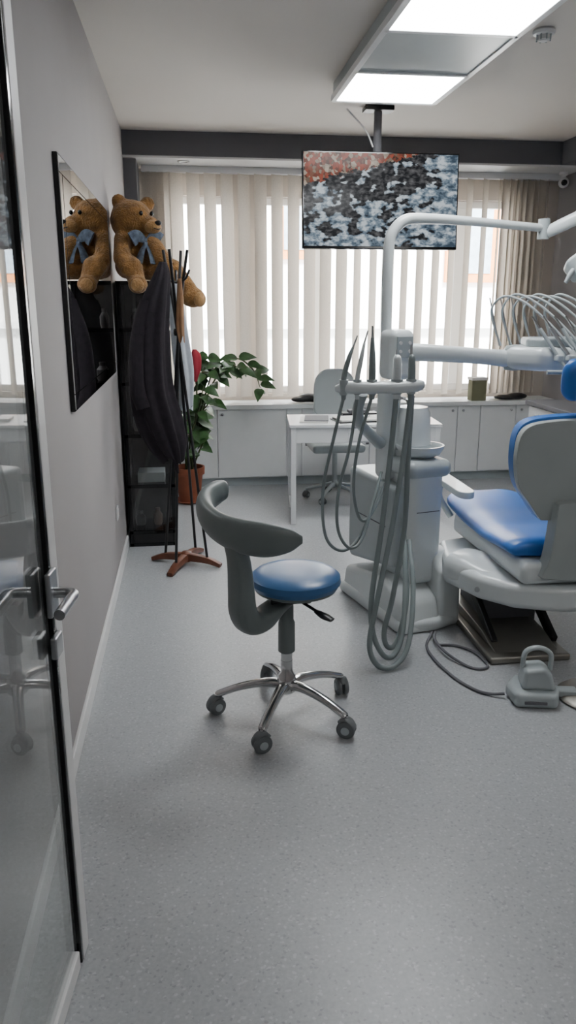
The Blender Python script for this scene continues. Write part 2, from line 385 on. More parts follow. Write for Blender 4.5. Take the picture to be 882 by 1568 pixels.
# ------------------------------------------------------------------ glass door
dr=group('door_1',(-.318,1.68,0),-6.5,True)
W=.93; H=2.45
box('glass_leaf',(0,-W/2-.03,H/2+.005),(.010,W-.08,H-.02),mGlassD,dr)
box('edge_gasket',(.004,-.056,H/2),(.020,.014,H-.01),mBlackG,dr,.002)
box('edge_strip',(0,-.024,H/2),(.030,.048,H-.01),mTrim,dr,.003)
box('bottom_rail',(0,-W/2-.03,.03),(.026,W-.09,.05),mTrim,dr,.003)
box('top_rail',(0,-W/2-.03,H-.03),(.026,W-.09,.05),mSteel,dr,.003)
for s,nm in ((1,'inner'),(-1,'outer')):
    box('lock_plate_'+nm,(s*.020,-.075,1.0),(.012,.055,.10),mSteel,dr,.004)
    sweep('lever_'+nm,[(s*.02,-.075,1.0),(s*.055,-.075,1.0),(s*.070,-.087,1.0),(s*.070,-.12,1.0),(s*.070,-.20,1.0)],.0115,mSteel,dr,16)
    box('cylinder_plate_'+nm,(s*.020,-.07,.875),(.014,.05,.05),mSteel,dr,.004)
box('hinge_low',(0,-W+.03,.3),(.05,.05,.1),mSteel,dr,.004); box('hinge_high',(0,-W+.03,2.1),(.05,.05,.1),mSteel,dr,.004)
box('jamb_post',(-.015,-W-.03,ZC/2),(.06,.06,ZC),mTrim,dr,.004)
# ------------------------------------------------------------------ wall mirror
mi=group('wall_mirror',(XL,3.9,1.66))
my0,my1,mz0,mz1=3.02,4.80,1.20,2.12
bb('backing',XL,XL+.018,my0,my1,mz0,mz1,mBlackG,mi,.003)
bb('glass',XL+.018,XL+.022,my0+.07,my1-.07,mz0+.07,mz1-.07,mMirror,mi)
for nm,a in (('bevel_bottom',(my0+.008,my1-.008,mz0+.008,mz0+.064)),('bevel_top',(my0+.008,my1-.008,mz1-.064,mz1-.008)),('bevel_near',(my0+.008,my0+.064,mz0+.068,mz1-.068)),('bevel_far',(my1-.064,my1-.008,mz0+.068,mz1-.068))):
    bb(nm,XL+.018,XL+.021,a[0],a[1],a[2],a[3],mMirror,mi)
sk=group('wall_socket',(XL,4.5,.4)); bb('plate',XL,XL+.01,4.46,4.54,.36,.44,mTrim,sk,.003); bb('insert',XL+.01,XL+.013,4.475,4.525,.375,.425,mWhite,sk,.004)
# ------------------------------------------------------------------ window counter
ct=group('window_counter_cabinet',(1.45,6.95,0))
bb('worktop',XL+.002,3.38,6.745,7.118,.705,.745,mWhite,ct,.004)
bb('carcass',XL+.002,3.38,6.80,7.118,.08,.705,mWhite,ct)
bb('plinth',XL+.002,3.38,6.83,7.10,0,.08,mUnitG,ct)
seams=[-.42,.24,.86,1.0,1.62,1.76,2.1,2.44,2.66,3.0,3.36]
for i,(a,b) in enumerate(zip(seams,seams[1:])):
    if abs(a-1.0)<.01:
        bb('vent_top',a,b,6.78,6.80,.60,.70,mWhite,ct,.002); bb('vent_bottom',a,b,6.78,6.80,.09,.36,mWhite,ct,.002)
        bb('vent_dark',a,b,6.795,6.80,.36,.60,mDark,ct)
        k=a
        while k<b: bb('vent_bar',k,k+.03,6.78,6.797,.36,.60,mWhite,ct); k+=.062
    else:
        bb('door_panel_%d'%i,a+.004,b-.004,6.78,6.80,.09,.70,mWhite,ct,.003)
        if b-a>.2: ell('knob_%d'%i,(a+.05 if i%2 else b-.05,6.765,.66),(.012,.015,.012),mSteel,ct)
rc=group('side_drawer_cabinet',(3.0,5.0,0))
bb('worktop',2.66,3.38,3.6,5.85,.83,.865,mDark,rc,.004); bb('carcass',2.70,3.38,3.62,5.83,.08,.83,mWhite,rc); bb('plinth',2.74,3.38,3.64,5.81,0,.08,mUnitG,rc)
y=3.62
for i in range(4):
    for j,(z0,z1) in enumerate(((.10,.33),(.34,.57),(.58,.82))):
        bb('drawer_%d_%d'%(i,j),2.682,2.70,y+.004,y+.545,z0,z1,mWhite,rc,.003)
        rod('pull_%d_%d'%(i,j),(2.66,y+.17,z1-.05),(2.66,y+.38,z1-.05),.006,mSteel,rc,8)
        for q in (.19,.36): rod('pull_post',(2.66,y+q,z1-.05),(2.684,y+q,z1-.05),.004,mSteel,rc,8)
    y+=.5525
bg=group('black_pouch',(1.07,6.83,.745)); blob('pouch',[('e',(1.0,6.83,.777),(.1,.06,.028)),('e',(1.12,6.83,.787),(.1,.06,.04)),('e',(1.06,6.83,.79),(.09,.05,.04))],mBlack,bg,.01)
gb=group('olive_box',(2.62,6.83,.745)); bb('body',2.56,2.70,6.77,6.88,.746,.93,mGreenBox,gb,.006); bb('lid',2.555,2.705,6.765,6.885,.93,.955,mPaper,gb,.004)
dp=group('black_pouch.001',(2.95,6.83,.745)); blob('pouch',[('e',(2.92,6.83,.769),(.13,.06,.022)),('e',(3.02,6.83,.777),(.1,.06,.03))],mBlack,dp,.01)
# ------------------------------------------------------------------ desk
dk=group('writing_desk',(1.3,5.72,0),-5,True)
box('top',(0,0,.742),(1.12,.56,.022),mWhite,dk,.003)
box('apron_front',(0,-.255,.675),(1.06,.018,.112),mWhite,dk,.002); box('apron_back',(0,.255,.675),(1.06,.018,.112),mWhite,dk,.002)
for s in(-1,1):
    box('apron_side',(s*.53,0,.675),(.018,.5,.112),mWhite,dk,.002)
    for q in(-1,1): box('leg',(s*.53,q*.25,.365),(.038,.038,.73),mWhite,dk,.003)
    box('foot_bar',(s*.53,0,.09),(.026,.48,.026),mWhite,dk,.002)
box('drawer_front',(.12,-.266,.675),(.5,.012,.09),mWhite,dk,.003)
pb=group('paper_stack',(.93,5.7,.7535),-10,True); box('sheets',(0,0,.006),(.21,.3,.012),mPaper,pb); box('folder',(.02,.0,.016),(.18,.27,.008),mDark,pb,.002)
kb=group('open_notebook',(1.29,5.66,.7535),8,True); box('page_left',(-.1,0,.0145),(.2,.22,.018),mPaper,kb,.006); box('page_right',(.1,0,.0145),(.2,.22,.018),mPaper,kb,.006); box('cover',(0,0,.003),(.43,.24,.005),mBlack,kb); rod('pen',(.0,-.08,.029),(.08,.05,.029),.005,mBlack,kb,8)
ms=group('dark_organizer',(1.32,5.89,.753)); box('tray',(1.32,5.89,.769),(.28,.12,.03),mBlack,ms,.006); box('divider',(1.30,5.89,.79),(.14,.09,.03),mDark,ms,.006)
bk=group('notepad',(1.72,5.64,.7535),-15,True); box('pad',(0,0,.010),(.14,.2,.02),mPaper,bk,.002); box('pad_cover',(0,0,.0215),(.14,.2,.003),mUnitG,bk)
def caster(g,x,y,ang,r=.027,mat=None):
    mat=mat or mRub; a=R(ang); dx,dy=-math.sin(a),math.cos(a)
    for s in(-1,1):
        lathe('caster_wheel',[(0,-.010),(r*.6,-.0105),(r*.92,-.008),(r,-.003),(r,.003),(r*.92,.008),(r*.6,.0105),(0,.010)],(x+dx*s*.015,y+dy*s*.015,r),mat,g,24,(90,0,ang))
        rod('wheel_cap',(x+dx*s*.0255,y+dy*s*.0255,r),(x+dx*s*.0285,y+dy*s*.0285,r),r*.45,mUnitG,g,16)
    sweep('caster_hood',[(x+math.cos(a)*r*1.0,y+math.sin(a)*r*1.0,r*1.05),(x+math.cos(a)*.6*r,y+math.sin(a)*.6*r,r*1.8),(x-math.cos(a)*.2*r,y-math.sin(a)*.2*r,r*2.1),(x-math.cos(a)*.9*r,y-math.sin(a)*.9*r,r*1.6)],[(.008,.004),(.02,.006),(.02,.007),(.008,.004)],mat,g,10)
    rod('caster_stem',(x,y,r*1.2),(x,y,r*2.5),.007,mChrome,g,10)
oc=group('office_chair',(1.2,6.25,0))
for k in range(5):
    a=R(20+72*k); ex,ey=1.2+.24*math.cos(a),6.25+.24*math.sin(a)
    sweep('base_arm_%d'%k,[(1.2,6.25,.13),(1.2+.12*math.cos(a),6.25+.12*math.sin(a),.11),(ex,ey,.075)],[(.022,.02),(.018,.015),(.014,.011)],mUnitG,oc,10)
    caster(oc,ex,ey,20+72*k+60)
rod('gas_lift',(1.2,6.25,.1),(1.2,6.25,.42),.022,mUnitG,oc)
box('seat',(1.2,6.25,.46),(.44,.42,.07),mUnitG,oc,.03)
bo=[(-.15,.0),(-.18,.15),(-.17,.30),(-.10,.38),(0,.395),(.10,.38),(.17,.30),(.18,.15),(.15,0)]
prism('backrest',bo,0,.045,mUnitG,oc,.015,'XZ',4,loc=(1.24,6.47,.68),rot=(-6,0,0))
sweep('back_spine',[(1.2,6.3,.43),(1.22,6.47,.45),(1.23,6.5,.6),(1.235,6.51,.8)],[(.03,.012)]*4,mBlack,oc,10)
# ------------------------------------------------------------------ shelf + bear
sh=group('black_display_shelf',(-.28,5.25,0))
sx0,sx1,sy0,sy1,sz=XL+.02,-.11,5.09,5.42,1.74
for i,(px,py) in enumerate(((sx0+.014,sy0+.014),(sx1-.014,sy0+.014),(sx0+.014,sy1-.014),(sx1-.014,sy1-.014))): bb('post_%d'%i,px-.014,px+.014,py-.014,py+.014,0,sz,mBlackG,sh,.002)
for i,z in enumerate((.012,.10,.42,.76,1.10,1.44,1.728)): bb('board_%d'%i,sx0,sx1,sy0,sy1,z-.012,z+.012,mBlackG,sh,.002)
bb('back_panel',sx0,sx1,sy1-.008,sy1,0,sz,mBlack,sh); bb('side_panel',sx0-.002,sx0+.006,sy0,sy1,0,sz,mBlack,sh)
bb('base_drawer',sx0+.01,sx1-.01,sy0+.004,sy1-.01,.012,.10,mBlack,sh)
bb('glass_front_pane',sx0+.028,sx1-.028,sy0+.004,sy0+.008,.115,1.715,mGlassS,sh)
bb('pale_folder',-.36,-.18,5.16,5.34,.432,.50,mUnitG,sh,.004)
for i,(ox,oz,h,r,mm) in enumerate([(-.36,.112,.1,.035,mJar),(-.24,.112,.12,.03,mJar2),(-.35,.772,.15,.028,mSteel),(-.22,.772,.1,.035,mJar2),(-.3,1.112,.12,.04,mJar),(-.2,1.112,.1,.025,mGreenBox),(-.33,1.452,.12,.03,mJar)]):
    lathe('ornament_jar_%d'%i,[(r*.8,0),(r,h*.15),(r,h*.6),(r*.5,h*.8),(r*.55,h),(0,h)],(ox,5.25,oz),mm,sh,20)
tb=group('teddy_bear',(-.30,5.17,1.743),0,True)
def tp(q): return (q[0]+.29,q[1]-5.2,q[2]-1.76)
def tbp(l):
    return [(p[0],tp(p[1]),p[2]) if p[0]=='e' else (p[0],tp(p[1]),tp(p[2]),p[3],p[4]) for p in l]
blob('body',tbp([('e',(-.29,5.2,1.905),(.135,.12,.145)),('e',(-.30,5.19,1.98),(.115,.10,.10)),
 ('e',(-.305,5.155,2.115),(.130,.128,.122)),('e',(-.32,5.16,2.095),(.112,.115,.098)),('e',(-.195,5.09,2.08),(.066,.066,.056)),
 ('e',(-.375,5.14,2.222),(.048,.025,.046)),('e',(-.205,5.19,2.215),(.048,.030,.046)),
 ('c',(-.20,5.1,2.0),(-.12,5.0,1.88),.058,.054),('c',(-.12,5.0,1.88),(-.09,4.96,1.81),.054,.052),
 ('c',(-.36,5.08,2.0),(-.365,4.99,1.88),.052,.05),('c',(-.365,4.99,1.88),(-.33,4.95,1.82),.05,.047),
 ('c',(-.22,5.1,1.84),(-.06,4.97,1.82),.08,.062),('c',(-.06,4.97,1.82),(.03,4.93,1.70),.06,.055),('e',(.055,4.91,1.655),(.078,.062,.060)),
 ('c',(-.34,5.08,1.84),(-.30,4.97,1.83),.075,.062),('c',(-.30,4.97,1.83),(-.28,4.94,1.76),.06,.055),('e',(-.27,4.90,1.73),(.06,.06,.055))]),mFur,tb,.011)
ell('muzzle',tp((-.175,5.062,2.07)),(.056,.054,.043),mFurL,tb,(0,0,-40)); ell('nose',tp((-.138,5.023,2.09)),(.021,.017,.015),mBlack,tb)
ell('eye_left',tp((-.238,5.032,2.145)),(.012,.012,.014),mBlackG,tb); ell('eye_right',tp((-.178,5.10,2.15)),(.012,.012,.014),mBlackG,tb)
sweep('mouth',[tp((-.165,5.008,2.06)),tp((-.142,5.012,2.053)),tp((-.126,5.033,2.058))],.003,mBlack,tb,6)
ell('sole_pad',tp((.095,4.88,1.645)),(.045,.03,.045),mFurL,tb,(0,0,40)); ell('sole_pad_other',tp((-.27,4.852,1.725)),(.04,.02,.038),mFurL,tb)
ell('bow_knot',tp((-.215,5.050,1.985)),(.024,.02,.024),mBow,tb)
for s in(-1,1):
    sweep('bow_loop',[tp((-.215,5.045,1.985)),tp((-.215+s*.05,5.035+s*.02,2.012)),tp((-.215+s*.085,5.03+s*.03,1.992))],[(.012,.015),(.014,.038),(.01,.045)],mBow,tb,10)
    sweep('bow_tail',[tp((-.215,5.04,1.98)),tp((-.215+s*.03,5.005,1.92)),tp((-.215+s*.05,4.97,1.85))],[(.018,.006),(.026,.006),(.034,.005)],mBow,tb,8)
# ------------------------------------------------------------------ coat rack
cx,cy=-.05,4.69
cr=group('coat_rack',(cx,cy,0))
for k,(dx,dy) in enumerate(((.215,-.1),(-.215,.1),(-.10,-.235),(.10,.235))):
    sweep('foot_%d'%k,[(cx,cy,.05),(cx+dx*.6,cy+dy*.6,.04),(cx+dx,cy+dy,.014)],[(.025,.028),(.022,.022),(.02,.013)],mWood,cr,8,up=(0,0,1),sq=.5)
    q=.62
    sweep('upright_%d'%k,[(cx+dx*q,cy+dy*q,.03),(cx-dx*.02,cy-dy*.02,1.45),(cx-dx*.32,cy-dy*.32,1.90)],.009,mBlack,cr,10)
lathe('hub',[(.03,.02),(.035,.04),(.035,.075),(.02,.085),(0,.085)],(cx,cy,0),mWood,cr)
lathe('collar',[(.022,0),(.026,.01),(.026,.03),(.022,.04)],(cx,cy,1.42),mBlack,cr)
for k,a in enumerate((200,330,90)):
    a=R(a); sweep('hook_%d'%k,[(cx,cy,1.72),(cx+.06*math.cos(a),cy+.06*math.sin(a),1.74),(cx+.09*math.cos(a),cy+.09*math.sin(a),1.79)],.007,mBlack,cr,8)
def garment(name,secs,mat,folds=7,amp=.16,seed=0):
    g=group(name,(secs[0][0],secs[0][1],secs[0][2])); S=cat(secs,7); bm=bmesh.new(); rings=[]; seg=72
    for i,(x,y,z,rx,ry) in enumerate(S):
        t=i/len(S); ring=[]
        for k in range(seg):
            a=2*math.pi*k/seg
            f=1+amp*(.3+t)*(math.sin(folds*a+seed+1.5*t)+.5*math.sin((folds*2-3)*a+2*seed-2*t))
            ring.append(bm.verts.new((x+rx*f*math.cos(a),y+ry*f*math.sin(a),z+.02*t*math.sin(3*a+seed))))
        rings.append(ring)
    for a,b in zip(rings,rings[1:]):
        for k in range(seg): bm.faces.new((a[k],a[(k+1)%seg],b[(k+1)%seg],b[k]))
    bm.faces.new(rings[0]); 
    bmesh.ops.recalc_face_normals(bm,faces=bm.faces)
    me=bpy.data.meshes.new(name); bm.to_mesh(me); bm.free()
    fin('cloth',me,mat,g,angle=180); return g
gc=garment('black_coat',[(-.12,4.60,1.83,.02,.015),(-.13,4.58,1.76,.045,.035),(-.17,4.565,1.62,.075,.055),(-.205,4.56,1.42,.095,.06),(-.215,4.56,1.15,.11,.06),(-.18,4.56,.95,.12,.06),(-.135,4.56,.80,.10,.055),(-.10,4.56,.70,.06,.04)],mCloth,7,.14,1)
sweep('sleeve',[(-.22,4.54,1.62),(-.275,4.52,1.4),(-.29,4.51,1.15),(-.26,4.51,1.02)],[(.03,.035),(.035,.045),(.038,.045),(.035,.045)],mCloth,gc,14)
sweep('hanging_tail',[(-.10,4.56,.74),(-.09,4.56,.68),(-.08,4.56,.62)],[(.03,.02),(.018,.015),(.01,.008)],mCloth,gc,10)
garment('pale_coat',[(-.065,4.77,1.72,.02,.015),(-.055,4.78,1.6,.04,.03),(-.04,4.78,1.4,.05,.035),(-.02,4.78,1.2,.052,.035),(-.015,4.78,.98,.038,.03)],mClothW,5,.12,3)
garment('tan_scarf',[(-.03,4.62,1.74,.012,.012),(-.03,4.62,1.62,.02,.02),(-.035,4.62,1.48,.022,.02),(-.03,4.62,1.40,.016,.016)],mTan,4,.15,5)
garment('red_cap',[(.045,4.86,1.33,.012,.012),(.05,4.86,1.29,.03,.026),(.045,4.86,1.21,.034,.03),(.04,4.86,1.15,.022,.02)],mRed,4,.12,2)
# ------------------------------------------------------------------ potted plant
px,py=-.02,6.3
pp=group('potted_rubber_plant',(px,py,0))
lathe('saucer',[(.10,0),(.13,.02),(.125,.025),(.09,.012)],(px,py,0),mTerra,pp)
lathe('pot',[(.085,.012),(.115,.24),(.13,.24),(.132,.30),(.118,.30),(.105,.25),(0,.25)],(px,py,0),mTerra,pp)
lathe('soil',[(.104,.252),(.06,.268),(0,.272)],(px,py,0),mSoil,pp)
rod('stake',(px,py,.25),(px-.01,py+.01,1.1),.007,mWood,pp,8)
stems=[[(0,0,.26),(.02,.02,.6),(.0,.0,.9),(.06,-.03,1.13),(.2,-.02,1.2)],[(0.02,0,.26),(.06,-.03,.55),(.14,-.04,.85),(.24,0,1.10),(.42,.1,1.17),(.56,.16,1.07),(.62,.2,.92)],
 [(-.02,.02,.26),(-.03,.03,.6),(-.05,.02,.85),(-.02,-.02,1.05)],[(0.02,-.02,.26),(.08,-.1,.42),(.14,-.12,.55),(.19,-.12,.62)],[(0,.0,.26),(.05,.0,.5),(.12,.03,.72),(.2,.05,.85)],[(0,0,.26),(-.02,-.08,.45),(.04,-.12,.62),(.10,-.13,.8),(.14,-.12,.98)],[(.02,.02,.26),(.09,.02,.6),(.2,.0,.95),(.34,.0,1.12),(.44,.02,1.1)],
 [(0,0,.26),(.04,-.05,.5),(.08,-.06,.8),(.1,-.08,1.05),(.22,-.1,1.08)],[(0,0,.26),(.06,.03,.5),(.1,.02,.7),(.16,-.03,.78)]]
bm=bmesh.new()
def leaf(p,d,up,L,Wd):
    d=d.normalized(); s=d.cross(up).normalized(); u=s.cross(d).normalized(); n=7; prev=None
    for i in range(n+1):
        t=i/n; w=Wd*math.sin(math.pi*min(1,t*.93+.05)**.75)*(1-t*.25) if i<n else .0005
        c=p+d*L*t-u*(.35*L*t*t); e=u*(.22*w)
        row=[bm.verts.new(c-s*w+e),bm.verts.new(c),bm.verts.new(c+s*w+e)]
        if prev: bm.faces.new((prev[0],prev[1],row[1],row[0])); bm.faces.new((prev[1],prev[2],row[2],row[1]))
        prev=row
for si,st in enumerate(stems):
    Pn=[(px+a,py+b,c) for a,b,c in st]; sweep('stem_%d'%si,Pn,[.007]*(len(Pn)-1)+[.003],mStem,pp,8)
    sm=cat(Pn,8); k=int(len(sm)*.35)
    while k<len(sm):
        p=Vector(sm[k]); a=random.uniform(0,6.28); d=Vector((math.cos(a)*.9,math.sin(a)*.7-.15,random.uniform(-.45,.3)))
        q=p+d.normalized()*.02
        leaf(q,d,Vector((random.uniform(-.3,.3),-.8,.8)),random.uniform(.10,.155),random.uniform(.038,.056)); k+=random.choice((1,1,2,3))
me=bpy.data.meshes.new('leaves'); bm.to_mesh(me); bm.free(); fin('leaves',me,mLeaf,pp,angle=180)
# ------------------------------------------------------------------ dental stool
sc=(.35,2.765); st=group('dental_stool',(sc[0],sc[1],0))
for k in range(5):
    ang=172+72*k; a=R(ang); c,s=math.cos(a),math.sin(a); ex,ey=sc[0]+.285*c,sc[1]+.285*s
    sweep('base_arm_%d'%k,[(sc[0]+.02*c,sc[1]+.02*s,.135),(sc[0]+.08*c,sc[1]+.08*s,.14),(sc[0]+.18*c,sc[1]+.18*s,.122),(sc[0]+.27*c,sc[1]+.27*s,.09),(ex,ey,.086)],[(.026,.022),(.022,.018),(.019,.015),(.018,.013),(.012,.009)],mChrome,st,14,up=(0,0,1))
    caster(st,ex,ey,ang+[35,-50,20,70,-30][k],.036)
lathe('hub',[(.03,.10),(.04,.11),(.04,.15),(.034,.175),(.024,.19),(.024,.24)],(sc[0],sc[1],0),mChrome,st)
rod('gas_lift_chrome',(sc[0],sc[1],.11),(sc[0],sc[1],.36),.023,mChrome,st,24)
lathe('gas_lift_cover',[(.028,.275),(.034,.28),(.033,.40),(.028,.41),(.027,.50)],(sc[0],sc[1],0),mGreyP,st,32)
box('mechanism',(sc[0]+.01,sc[1],.515),(.16,.14,.035),mBlack,st,.01)
lathe('seat_pan',[(0,.525),(.13,.527),(.158,.54),(.162,.55)],(sc[0]+.035,sc[1],0),mGreyP,st,48)
lathe('seat_cushion',[(0,.545),(.15,.545),(.166,.553),(.175,.57),(.172,.592),(.155,.606),(.12,.612),(.06,.614),(0,.614)],(sc[0]+.035,sc[1],0),mBlueS,st,64)
sweep('height_lever',[(sc[0]+.03,sc[1]-.03,.51),(sc[0]+.09,sc[1]-.12,.495),(sc[0]+.115,sc[1]-.16,.49)],.006,mBlack,st,8)
sweep('lever_paddle',[(sc[0]+.095,sc[1]-.13,.493),(sc[0]+.12,sc[1]-.165,.487),(sc[0]+.145,sc[1]-.19,.48)],[(.012,.006),(.02,.01),(.016,.006)],mBlack,st,10,up=(0,0,1))
bd=Vector((-.225,-.145,0)).normalized()
def bp(r,z): return (sc[0]+.02+bd.x*r,sc[1]+bd.y*r,z)
# the back arm laps over the outside of the backrest
sweep('back_bracket',[bp(.00,.505),bp(.08,.485),bp(.15,.452),bp(.208,.460),bp(.236,.51),bp(.242,.58),bp(.25,.70),bp(.27,.775),bp(.285,.82),bp(.287,.842),bp(.285,.858)],[(.035,.014),(.05,.025),(.055,.04),(.056,.048),(.055,.046),(.052,.042),(.048,.036),(.044,.030),(.036,.024),(.024,.016),(.006,.006)],mGreyP,st,20,up=None,sq=.75)
sweep('backrest',[(.372,2.505,.815),(.325,2.505,.815),(.25,2.525,.812),(.175,2.575,.812),(.11,2.645,.818),(.065,2.73,.832),(.045,2.82,.85),(.055,2.90,.866),(.095,2.965,.880),(.13,2.99,.885),(.145,2.995,.885)],[(.008,.014),(.022,.044),(.030,.062),(.033,.064),(.033,.060),(.032,.056),(.032,.054),(.034,.052),(.036,.048),(.026,.038),(.006,.014)],mGreyP,st,24,up=(0,0,1))
# ------------------------------------------------------------------ dental chair
dc=group('dental_chair',(1.66,3.5,0))
bb('floor_plate',1.33,1.72,3.07,3.95,0,.035,mPlate,dc,.012)
prism('plate_cover',[(3.12,.035),(3.9,.035),(3.85,.09),(3.3,.075)],1.37,1.68,mPlate,dc,.006,'YZ')
bb('lift_column',1.42,1.70,3.42,3.75,.05,.32,mDark,dc,.01)
for s in(0,1): box('scissor_arm_%d'%s,(1.40+.3*s,3.45,.17),(.03,.55,.05),mBlack,dc,.006,(28,0,0))
prism('lower_body',[(1.22,3.45),(1.30,3.22),(1.42,3.08),(1.62,3.0),(2.05,3.0),(2.05,3.75),(1.7,3.9),(1.3,3.8)],.265,.385,mUnit,dc,.035,'XY',0,5)
sweep('link_arm',[(1.30,3.50,.36),(1.36,3.42,.35),(1.5,3.3,.32),(1.7,3.3,.32)],[(.11,.06),(.13,.07),(.12,.06),(.1,.05)],mUnit,dc,20,up=(0,0,1),sq=.6)
prism('seat_shell',[(1.44,3.05),(1.87,3.05),(1.90,3.9),(1.84,4.1),(1.5,4.1),(1.42,3.9)],.385,.49,mUnit,dc,.035,'XY',0,5)
bm=bmesh.new(); rows=[]
ny,nx=26,17
for i in range(ny+1):
    t=i/ny; yy=3.12+1.06*t
    hw=.268*(1-.10*t)*(1-(max(0,t-.8)/.2)**2.6*.35)*(1-(max(0,.06-t)/.06)**2*.1)
    zt=.545+.035*max(0,.35-t)/.35+.03*max(0,t-.6)/.4
    row=[]
    for j in range(nx):
        s=-1+2*j/(nx-1); e=abs(s)**6
        row.append((1.655+hw*s,yy,zt-.045*e+.012*abs(s)**2-.03*(max(0,t-.93)/.07)**2-.02*(max(0,.05-t)/.05)**2))
    rows.append(row)
T=[[bm.verts.new(p) for p in r] for r in rows]; B=[[bm.verts.new((p[0]+(1.655-p[0])*.06,p[1],p[2]-.075+.045*abs(-1+2*j/(nx-1))**6)) for j,p in enumerate(r)] for r in rows]
for i in range(ny):
    for j in range(nx-1):
        bm.faces.new((T[i][j],T[i][j+1],T[i+1][j+1],T[i+1][j])); bm.faces.new((B[i][j],B[i+1][j],B[i+1][j+1],B[i][j+1]))
    bm.faces.new((T[i][0],T[i+1][0],B[i+1][0],B[i][0])); bm.faces.new((T[i][-1],B[i][-1],B[i+1][-1],T[i+1][-1]))
for j in range(nx-1):
    bm.faces.new((T[0][j],B[0][j],B[0][j+1],T[0][j+1])); bm.faces.new((T[-1][j],T[-1][j+1],B[-1][j+1],B[-1][j]))
bmesh.ops.recalc_face_normals(bm,faces=bm.faces)
me=bpy.data.meshes.new('seat_cushion'); bm.to_mesh(me); bm.free(); ob=fin('seat_cushion',me,mBlue,dc,angle=180)
ss=ob.modifiers.new('sub','SUBSURF'); ss.levels=1; ss.render_levels=1
o1=[(-.125,0),(-.16,.012),(-.205,.07),(-.262,.15),(-.285,.24),(-.288,.33),(-.275,.39),(-.235,.425),(-.15,.44),(0,.445),(.15,.44),(.235,.425),(.275,.39),(.288,.33),(.285,.24),(.262,.15),(.205,.07),(.16,.012),(.125,0)]
o1=[(a*1.03,b) for a,b in o1]
prism('backrest_shell',o1,-.03,.01,mShell,dc,.014,'XZ',4,loc=(1.67,3.10,.685),rot=(3,0,0))
o2=[(a*1.0,(b-.22)*1.03+.225) for a,b in o1]
prism('backrest_cushion',o2,.01,.065,mBlue,dc,.022,'XZ',4,5,loc=(1.67,3.10,.685),rot=(3,0,0))
o3=[(-.115,.34),(-.13,.31),(-.135,.2),(-.15,.08),(-.175,.02),(-.165,0),(0,-.015),(.165,0),(.175,.02),(.15,.08),(.135,.2),(.13,.31),(.115,.34),(0,.345)]
prism('back_bracket',o3,-.055,.03,mShell,dc,.02,'XZ',3,5,loc=(1.69,3.07,.43))
rod('headrest_post',(1.70,3.12,1.08),(1.70,3.12,1.24),.018,mSteel,dc)
sweep('headrest',[(1.575,3.12,1.29),(1.60,3.10,1.29),(1.70,3.12,1.29),(1.80,3.10,1.29),(1.825,3.12,1.29)],[(.01,.04),(.04,.085),(.045,.09),(.04,.085),(.01,.04)],mBlue,dc,24,up=(0,0,1),sq=.7)
for s,x in((-1,1.375),(1,1.965)):
    prism('armrest_%d'%(s+1),[(x-.04,3.62),(x-.045,3.75),(x-.045,4.05),(x-.03,4.1),(x+.03,4.1),(x+.045,4.05),(x+.045,3.75),(x+.04,3.62),(x,3.585)],.655,.69,mUnit,dc,.014,'XY',4)
    sweep('armrest_support_%d'%(s+1),[(x,4.02,.66),(x,4.04,.56),(x-s*.06,4.0,.45)],[(.025,.018)]*3,mUnit,dc,12)
rod('logo_disc',(1.30,3.215,.32),(1.297,3.205,.32),.012,mSteel,dc)
# ------------------------------------------------------------------ dental unit (one machine: cuspidor, lamp pole, delivery head, suction)
du=group('dental_treatment_unit',(1.08,3.78,0),14.5,True)
def sub(name,loc):
    g=group(name,loc); g.parent=du; g.matrix_parent_inverse=pinv(du); return g
prism('foot',[(-.17,-.30),(.03,-.34),(.20,-.30),(.20,.35),(-.17,.38)],0,.07,mUnit,du,.03,'XY',0,5)
prism('foot_rise',[(-.33,0),(.38,0),(.34,.17),(-.12,.24),(-.28,.16)],-.15,.08,mUnit,du,.03,'YZ',0,5)
prism('link_block',[(-.31,0),(.25,0),(.2,.38),(-.2,.38),(-.30,.30)],.07,.20,mUnit,du,.03,'YZ',0,5)
prism('cabinet',[(-.155,.30),(.34,.22),(.36,.30),(.36,.74),(-.155,.72)],-.125,.04,mUnitG,du,.025,'YZ',0,4)
box('column',(.03,-.05,.53),(.19,.34,.64),mUnit,du,.05,seg=6)
box('panel_seam',(-.126,.10,.50),(.004,.34,.004),mDark,du)
box('column_seam',(.03,-.2205,.60),(.13,.003,.004),mDark,du)
box('ledge',(.03,-.07,.815),(.25,.34,.09),mUnitG,du,.04,seg=6)
lathe('bowl',[(.06,0),(.10,.02),(.118,.05),(.12,.065),(.11,.065),(.09,.03),(.03,.012),(0,.012)],(.04,-.10,.855),mUnit,du)
lathe('cuspidor_tower',[(.098,.86),(.10,.88),(.094,1.0),(.09,1.07),(.075,1.10),(0,1.105)],(.035,-.02,0),mUnit,du,48)
lathe('tower_band',[(.103,.89),(.103,.915)],(.035,-.02,0),mUnitG,du,48)
sweep('cup_spout',[(-.07,-.03,1.02),(-.07,-.06,1.14),(-.06,-.12,1.15),(-.05,-.14,1.10)],.008,mChrome,du,10)
box('neck',(-.08,.02,.98),(.10,.12,.50),mUnit,du,.04,seg=5)
box('control_head',(-.07,-.02,1.36),(.13,.15,.24),mUnit,du,.035,seg=5)
box('control_panel',(-.07,-.10,1.40),(.085,.006,.10),mUnitG,du,.002)
for k in range(4): rod('button_%d'%k,(-.095+.05*(k%2),-.100,1.38+.04*(k//2)),(-.095+.05*(k%2),-.108,1.38+.04*(k//2)),.008,mTrim,du,12)
ug=sub('operating_light_arm',(.98,3.8,1.4))
